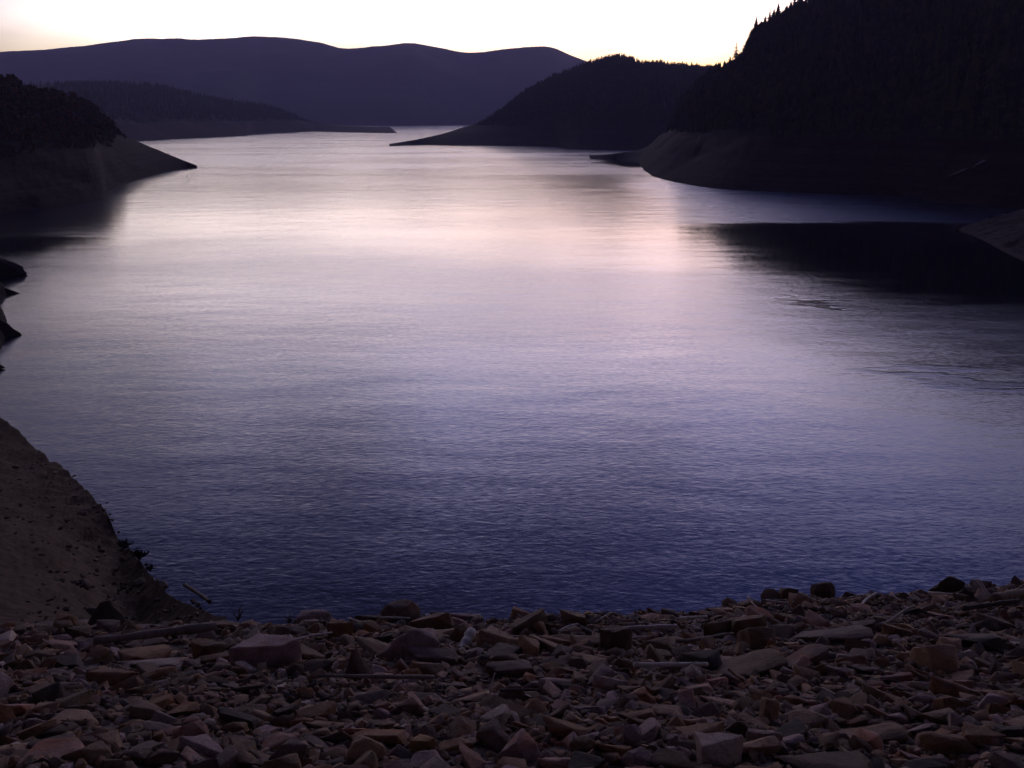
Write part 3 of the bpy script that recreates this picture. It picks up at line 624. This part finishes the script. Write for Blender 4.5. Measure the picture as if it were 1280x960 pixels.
# ------------------------------------------------------------------ driftwood
def wood(name, p0, p1, r0, r1, mat, label, cat, bend=.03, stubs=0, seed=0, lift=.6, group='driftwood on the rubble shore'):
    r_ = random.Random(seed); L = (p1 - p0).length; n = 14; base = p0.copy(); d = (p1 - p0); side = d.cross(Vector((0, 0, 1))).normalized() if abs(d.normalized().z) < .95 else Vector((1, 0, 0)); up = side.cross(d).normalized()
    q0, q1 = r_.uniform(0, 6), r_.uniform(0, 6); path, rad = [], []
    for i in range(n + 1):
        t = i / n; path.append(d * t + side * L * bend * (math.sin(3.1 * t + q0) - math.sin(q0)) + up * L * bend * .6 * (math.sin(4 * t + q1) - math.sin(q1)) * t * (1 - t))
        rad.append((r0 + (r1 - r0) * t) * (1 + .10 * math.sin(t * 17 + q0)))
    # ends break unevenly
    V, Fq = tube(path, rad, 9, .07, seed)
    for k in range(stubs):
        i = r_.randrange(2, n - 1); a = (side * r_.uniform(-1, 1) + up * r_.uniform(.1, 1)).normalized(); l = r0 * r_.uniform(2.0, 5.0)
        v2, f2 = tube([path[i], path[i] + a * l * .6 + d.normalized() * l * .2, path[i] + a * l + d.normalized() * l * .5], [r0 * .4, r0 * .28, r0 * .12], 6, .08, seed + k); b = len(V)
        V += v2; Fq += [tuple(x + b for x in f) for f in f2]
    o = link(name, V, Fq, mat); o.location = base; tag(o, label, cat, group); return o
def lay(px, py, r_): p = bench(px, py); return p + Vector((0, 0, r_ + .05))
def stick(name, a, b, wpx0, wpx1, mat, label, cat='driftwood', lift0=0., lift1=0., seed=0, bend=.02, stubs=0, group='driftwood on the rubble shore'):
    pa, pb = bench(*a), bench(*b); s = to_px(pa)[2] / F; r0, r1 = wpx0 * s / 2, wpx1 * s / 2
    pa += Vector((0, 0, r0 + .09)); pb += Vector((0, 0, r1 + .09))
    return wood(name, pa, pb, r0, r1, mat, label, cat, bend, stubs, seed, 0, group)
stick('driftwood_log', (118, 812), (272, 801), 9, 13, M_WOOD, 'thick grey-brown driftwood log lying below the black pointed boulder', 'log', seed=1, bend=.015, stubs=2)
stick('driftwood_pole', (395, 862), (542, 850), 4, 6, M_WOOD, 'thin grey driftwood pole lying in front of the big lilac boulder', 'pole', seed=2, bend=.006)
stick('driftwood_pole', (766, 792), (846, 790), 4, 6, M_WOODP, 'pale driftwood pole just behind the flat-topped drum rock', 'pole', seed=3, bend=.012)
stick('driftwood_pole', (792, 851), (886, 842), 6, 6, M_WOODP, 'long pale driftwood pole in front of the flat-topped drum rock', 'pole', seed=4, bend=.02, stubs=2)
stick('driftwood_log', (1238, 766), (1330, 748), 13, 18, M_WOODB, 'stout brown log sloping out past the side edge of the picture', 'log', seed=6, bend=.01, stubs=1)
stick('driftwood_log', (1202, 774), (1274, 770), 7, 6, M_WOODD, 'dark wet log lying level under the stout brown one', 'log', seed=7, bend=.02)
stick('driftwood_branch', (1096, 789), (1160, 770), 5, 3, M_WOOD, 'bare grey branch slanting up towards the broad crest boulder', 'branch', seed=8, bend=.05, stubs=2)
stick('driftwood_branch', (1076, 764), (1096, 750), 3.5, 3, M_WOODP, 'short pale branch slanting between the two dark crest rocks', 'branch', seed=9, bend=.02)
stick('driftwood_branch', (846, 785), (882, 779), 3.5, 3, M_WOODP, 'short pale branch lying at the foot of the leaning brown rock', 'branch', seed=10, bend=.03)
stick('driftwood_pole', (853, 764), (884, 786), 5, 4, M_WOOD, 'grey pole pointing downhill towards the leaning brown rock', 'pole', seed=11, bend=.01)
stick('driftwood_branch', (760, 777), (794, 766), 2.5, 3, M_WOODP, 'pale branch slanting on the crest behind the drum rock', 'branch', seed=12, bend=.03)
stick('driftwood_branch', (640, 765), (668, 768), 3.5, 3, M_WOOD, 'grey stick lying along the crest above the purple ridge rock', 'branch', seed=13, bend=.03)
stick('driftwood_plank', (566, 757), (590, 767), 7, 6, M_WOODB, 'brown plank end poking over the crest beside the rounded reddish boulder', 'plank', seed=14, bend=.0)
stick('driftwood_branch', (688, 760), (708, 768), 4, 3, M_WOOD, 'short grey stick pointing down from the crest towards the white-ended snag', 'branch', seed=15, bend=.03)
stick('driftwood_branch', (625, 869), (672, 871), 3.5, 3, M_WOODD, 'dark stick with a pale broken end beside the upright white twig', 'branch', seed=16, bend=.02)
stick('driftwood_branch', (405, 786), (432, 776), 4, 2.5, M_WOOD, 'crooked grey branch behind the dark red block', 'branch', seed=17, bend=.08, stubs=1)
stick('driftwood_branch', (845, 812), (920, 803), 5, 3, M_WOOD, 'grey branch running level towards the brown slanting block', 'branch', seed=18, bend=.03)
stick('driftwood_branch', (365, 815), (412, 806), 3, 2, M_WOODP, 'pale branch reaching out behind the big pale-topped boulder', 'branch', seed=19, bend=.05)
def upright(name, a, b, w0, w1, mat, label, cat, seed, bend=.04, back=.05, group='driftwood on the rubble shore'):
    pa = bench(*a); s = to_px(pa)[2] / F; pb = at(b[0], b[1], pa.y + back); return wood(name, pa - Vector((0, 0, .03)), pb, w0 * s / 2, w1 * s / 2, mat, label, cat, bend, 0, seed, 0, group)
upright('driftwood_pole', (1241, 760), (1222, 724), 6, 4, M_WOODP, 'pale broken pole leaning upright beside the stout brown log', 'pole', 31, .01, .3)
upright('driftwood_stump', (575, 812), (590, 789), 12, 14, M_WOODP, 'short pale driftwood stump with a cut end, beside the lilac boulder', 'stump', 32, .01, .35)
upright('dry_twig', (613, 873), (617, 841), 2.2, 1.6, M_WOODP, 'upright white twig standing in the middle of the shore', 'twig', 33, .06)
upright('dry_twig', (805, 838), (808, 818), 2., 1.4, M_WOODP, 'upright white twig standing in front of the drum rock', 'twig', 34, .04)
upright('dry_twig', (876, 830), (870, 816), 2., 1.6, M_WOODP, 'curled white twig above the pinkish low slab', 'twig', 35, .22)
upright('dry_twig', (233, 894), (252, 880), 1.8, 1.4, M_WOODP, 'pale slanting twig behind the smooth pale cobble', 'twig', 36, .03)
upright('dry_twig', (340, 880), (325, 864), 1.6, 1.2, M_WOODP, 'thin curved twig below the big pale-topped boulder', 'twig', 37, .12)
upright('dry_twig', (402, 876), (421, 858), 1.8, 1.2, M_WOODP, 'thin curved twig at the lower end of the thin grey pole', 'twig', 38, .14)
upright('dry_twig', (206, 892), (213, 884), 2., 1.5, M_WOODP, 'very short white twig between the pale split slab and the smooth cobble', 'twig', 39, .02)
upright('dry_twig', (729, 779), (727, 770), 5, 4, M_WOODP, 'white broken end of a snag just below the crest behind the drum rock', 'twig', 40, .02)
# small sticks stranded along the crest, named after the rocks they lie by
r2 = random.Random(5); seen_sticks = set()
for k in range(70):
    if len(seen_sticks) >= 26: break
    px = r2.uniform(380, 1270); py = float(np.interp(px, (380, 640, 850, 1030, 1280), (776, 772, 766, 746, 732))) + abs(r2.gauss(0, 1)) * 22; l = r2.uniform(14, 42); an = r2.gauss(0, .5)
    x2, y2 = px + l * math.cos(an), py - l * math.sin(an) * .5
    _, nme, a, b = min((math.hypot(px - a, (py - b) * 1.6), nme, a, b) for nme, a, b in INFO); dx, dy = px + l / 2 - a, ((py + y2) / 2 - b) * 1.6
    rel = ('right of' if dx > 0 else 'left of') if abs(dx) > abs(dy) else ('in front of' if dy > 0 else 'behind'); pale = r2.random() < .45
    lab = f"thin {'pale' if pale else 'grey'} {'level' if abs(y2 - py) < 4 else 'slanting'} stick {rel} the {nme}"
    if lab in seen_sticks: continue
    seen_sticks.add(lab); stick('driftwood_stick', (px, py), (x2, y2), r2.uniform(2, 3.6), r2.uniform(1.4, 2.6), M_WOODP if pale else M_WOOD, lab, 'stick', seed=200 + k, bend=r2.uniform(.01, .07), stubs=r2.choice((0, 0, 1)))
# on the bank edge: dark stick, wet tufts
pb0, pb1 = at(231, 731, 15.4), at(259, 753, 13.3)
wood('driftwood_pole', pb0, pb1, .035, .03, M_WOODD, 'dark pole leaning against the lower end of the earth bank', 'pole', .01, 0, 41)
M_DRY = mat_leaf('dry_shrub', [(.2, (.02, .016, .012)), (.8, (.05, .04, .028))])
def shrub(px, py, d_, hpx, label, seed, spiky=False):
    p = at(px, py, d_); s = d_ / F; h = hpx * s; r_ = random.Random(seed); t = empty('dry_shrub', p); tag(t, label, 'shrub', 'dead shrubs along the water side of the shore')
    V, Fq = [], []; LV, LF = [], []
    for k in range(10 if spiky else 26):
        th = r_.uniform(0, 6.283); el = r_.uniform(.3, 1.4); d = Vector((math.cos(th) * math.cos(el), math.sin(th) * math.cos(el), math.sin(el))) * h * r_.uniform(.55, 1.1)
        v, f = tube([Vector((0, 0, -.05)), d * .5 + Vector((0, 0, .04 * h)), d], [.035 * h, .022 * h, .006 * h], 5); b = len(V); V += v; Fq += [tuple(x + b for x in g) for g in f]
        for q in range(0 if spiky else 14):
            c = d * r_.uniform(.45, 1.05) + Vector((r_.gauss(0, .08), r_.gauss(0, .08), r_.gauss(0, .06))) * h; e = Vector((r_.gauss(0, 1), r_.gauss(0, 1), r_.gauss(0, 1))).normalized() * h * .10; g = e.orthogonal().normalized() * h * .05
            b = len(LV); LV += [tuple(c - e), tuple(c + g), tuple(c + e), tuple(c - g)]; LF.append((b, b + 1, b + 2, b + 3))
    link('stem', V, Fq, M_WOODD, t)
    if LV: link('foliage', LV, LF, M_DRY, t, False)
shrub(156, 684, 20.0, 12, 'ragged dark shrub highest on the edge of the earth bank', 1)
shrub(174, 698, 18.6, 15, 'ragged dark shrub in the middle of three on the bank edge', 2)
shrub(188, 712, 17.2, 9, 'smallest ragged shrub, lowest of three on the bank edge', 3)
shrub(297, 772, 11.9, 22, 'spiky dark root tuft sticking up where the bank meets the rubble', 4, True)
shrub(362, 776, 12.1, 18, 'spiky dark tuft beside the pale rounded crest stone', 5, True)

# ------------------------------------------------------------------ labels for the unnamed stones: look + place beside a named rock
SH = {'block': 'angular', 'slab': 'flat', 'long': 'narrow', 'point': 'pointed', 'round': 'rounded'}
used = {}
for o, kind, colr, w_ in stones:
    x, y, f = to_px(o.location); r_ = sorted(((math.hypot(x - a, (y - b) * 1.6), nme, a, b) for nme, a, b in INFO))
    size = 'small' if w_ * F / f < 26 else ('mid-sized' if w_ * F / f < 48 else 'large')
    for dst, nme, a, b in r_[:6]:
        dx, dy = x - a, (y - b) * 1.6
        rel = ('right of' if dx > 0 else 'left of') if abs(dx) > abs(dy) else ('in front of' if dy > 0 else 'behind')
        near = 'just ' if dst < 45 else ('' if dst < 85 else 'well ')
        lab = f'{size} {colr} {SH[kind]} stone {near}{rel} the {nme}'
        if lab not in used: break
    else:
        lab = f'{size} {colr} {SH[kind]} stone between the {r_[0][1]} and the {r_[1][1]}'
    used[lab] = 1; tag(o, lab, 'stone', 'stones of the rubble shore'); o.name = 'stone'

# ------------------------------------------------------------------ evening haze
bm = bmesh.new(); bmesh.ops.create_cube(bm, size=1.0)
for v in bm.verts: v.co = Vector((v.co.x * 24000, 3800 + v.co.y * 11000, -9 + (v.co.z + .5) * 640))
me = bpy.data.meshes.new('haze'); bm.to_mesh(me); bm.free(); hz = bpy.data.objects.new('haze', me); COL.objects.link(hz)
m = bpy.data.materials.new('evening_haze'); m.use_nodes = True; nt = m.node_tree; nt.nodes.remove(nt.nodes['Principled BSDF'])
pv = nt.nodes.new('ShaderNodeVolumePrincipled'); pv.inputs['Color'].default_value = (.5, .52, 1.0, 1); pv.inputs['Density'].default_value = 1.25e-4; pv.inputs['Anisotropy'].default_value = .2
nt.links.new(pv.outputs[0], nt.nodes['Material Output'].inputs['Volume']); me.materials.append(m); tag(hz, 'thin violet evening haze over the lake', None, None, 'stuff')
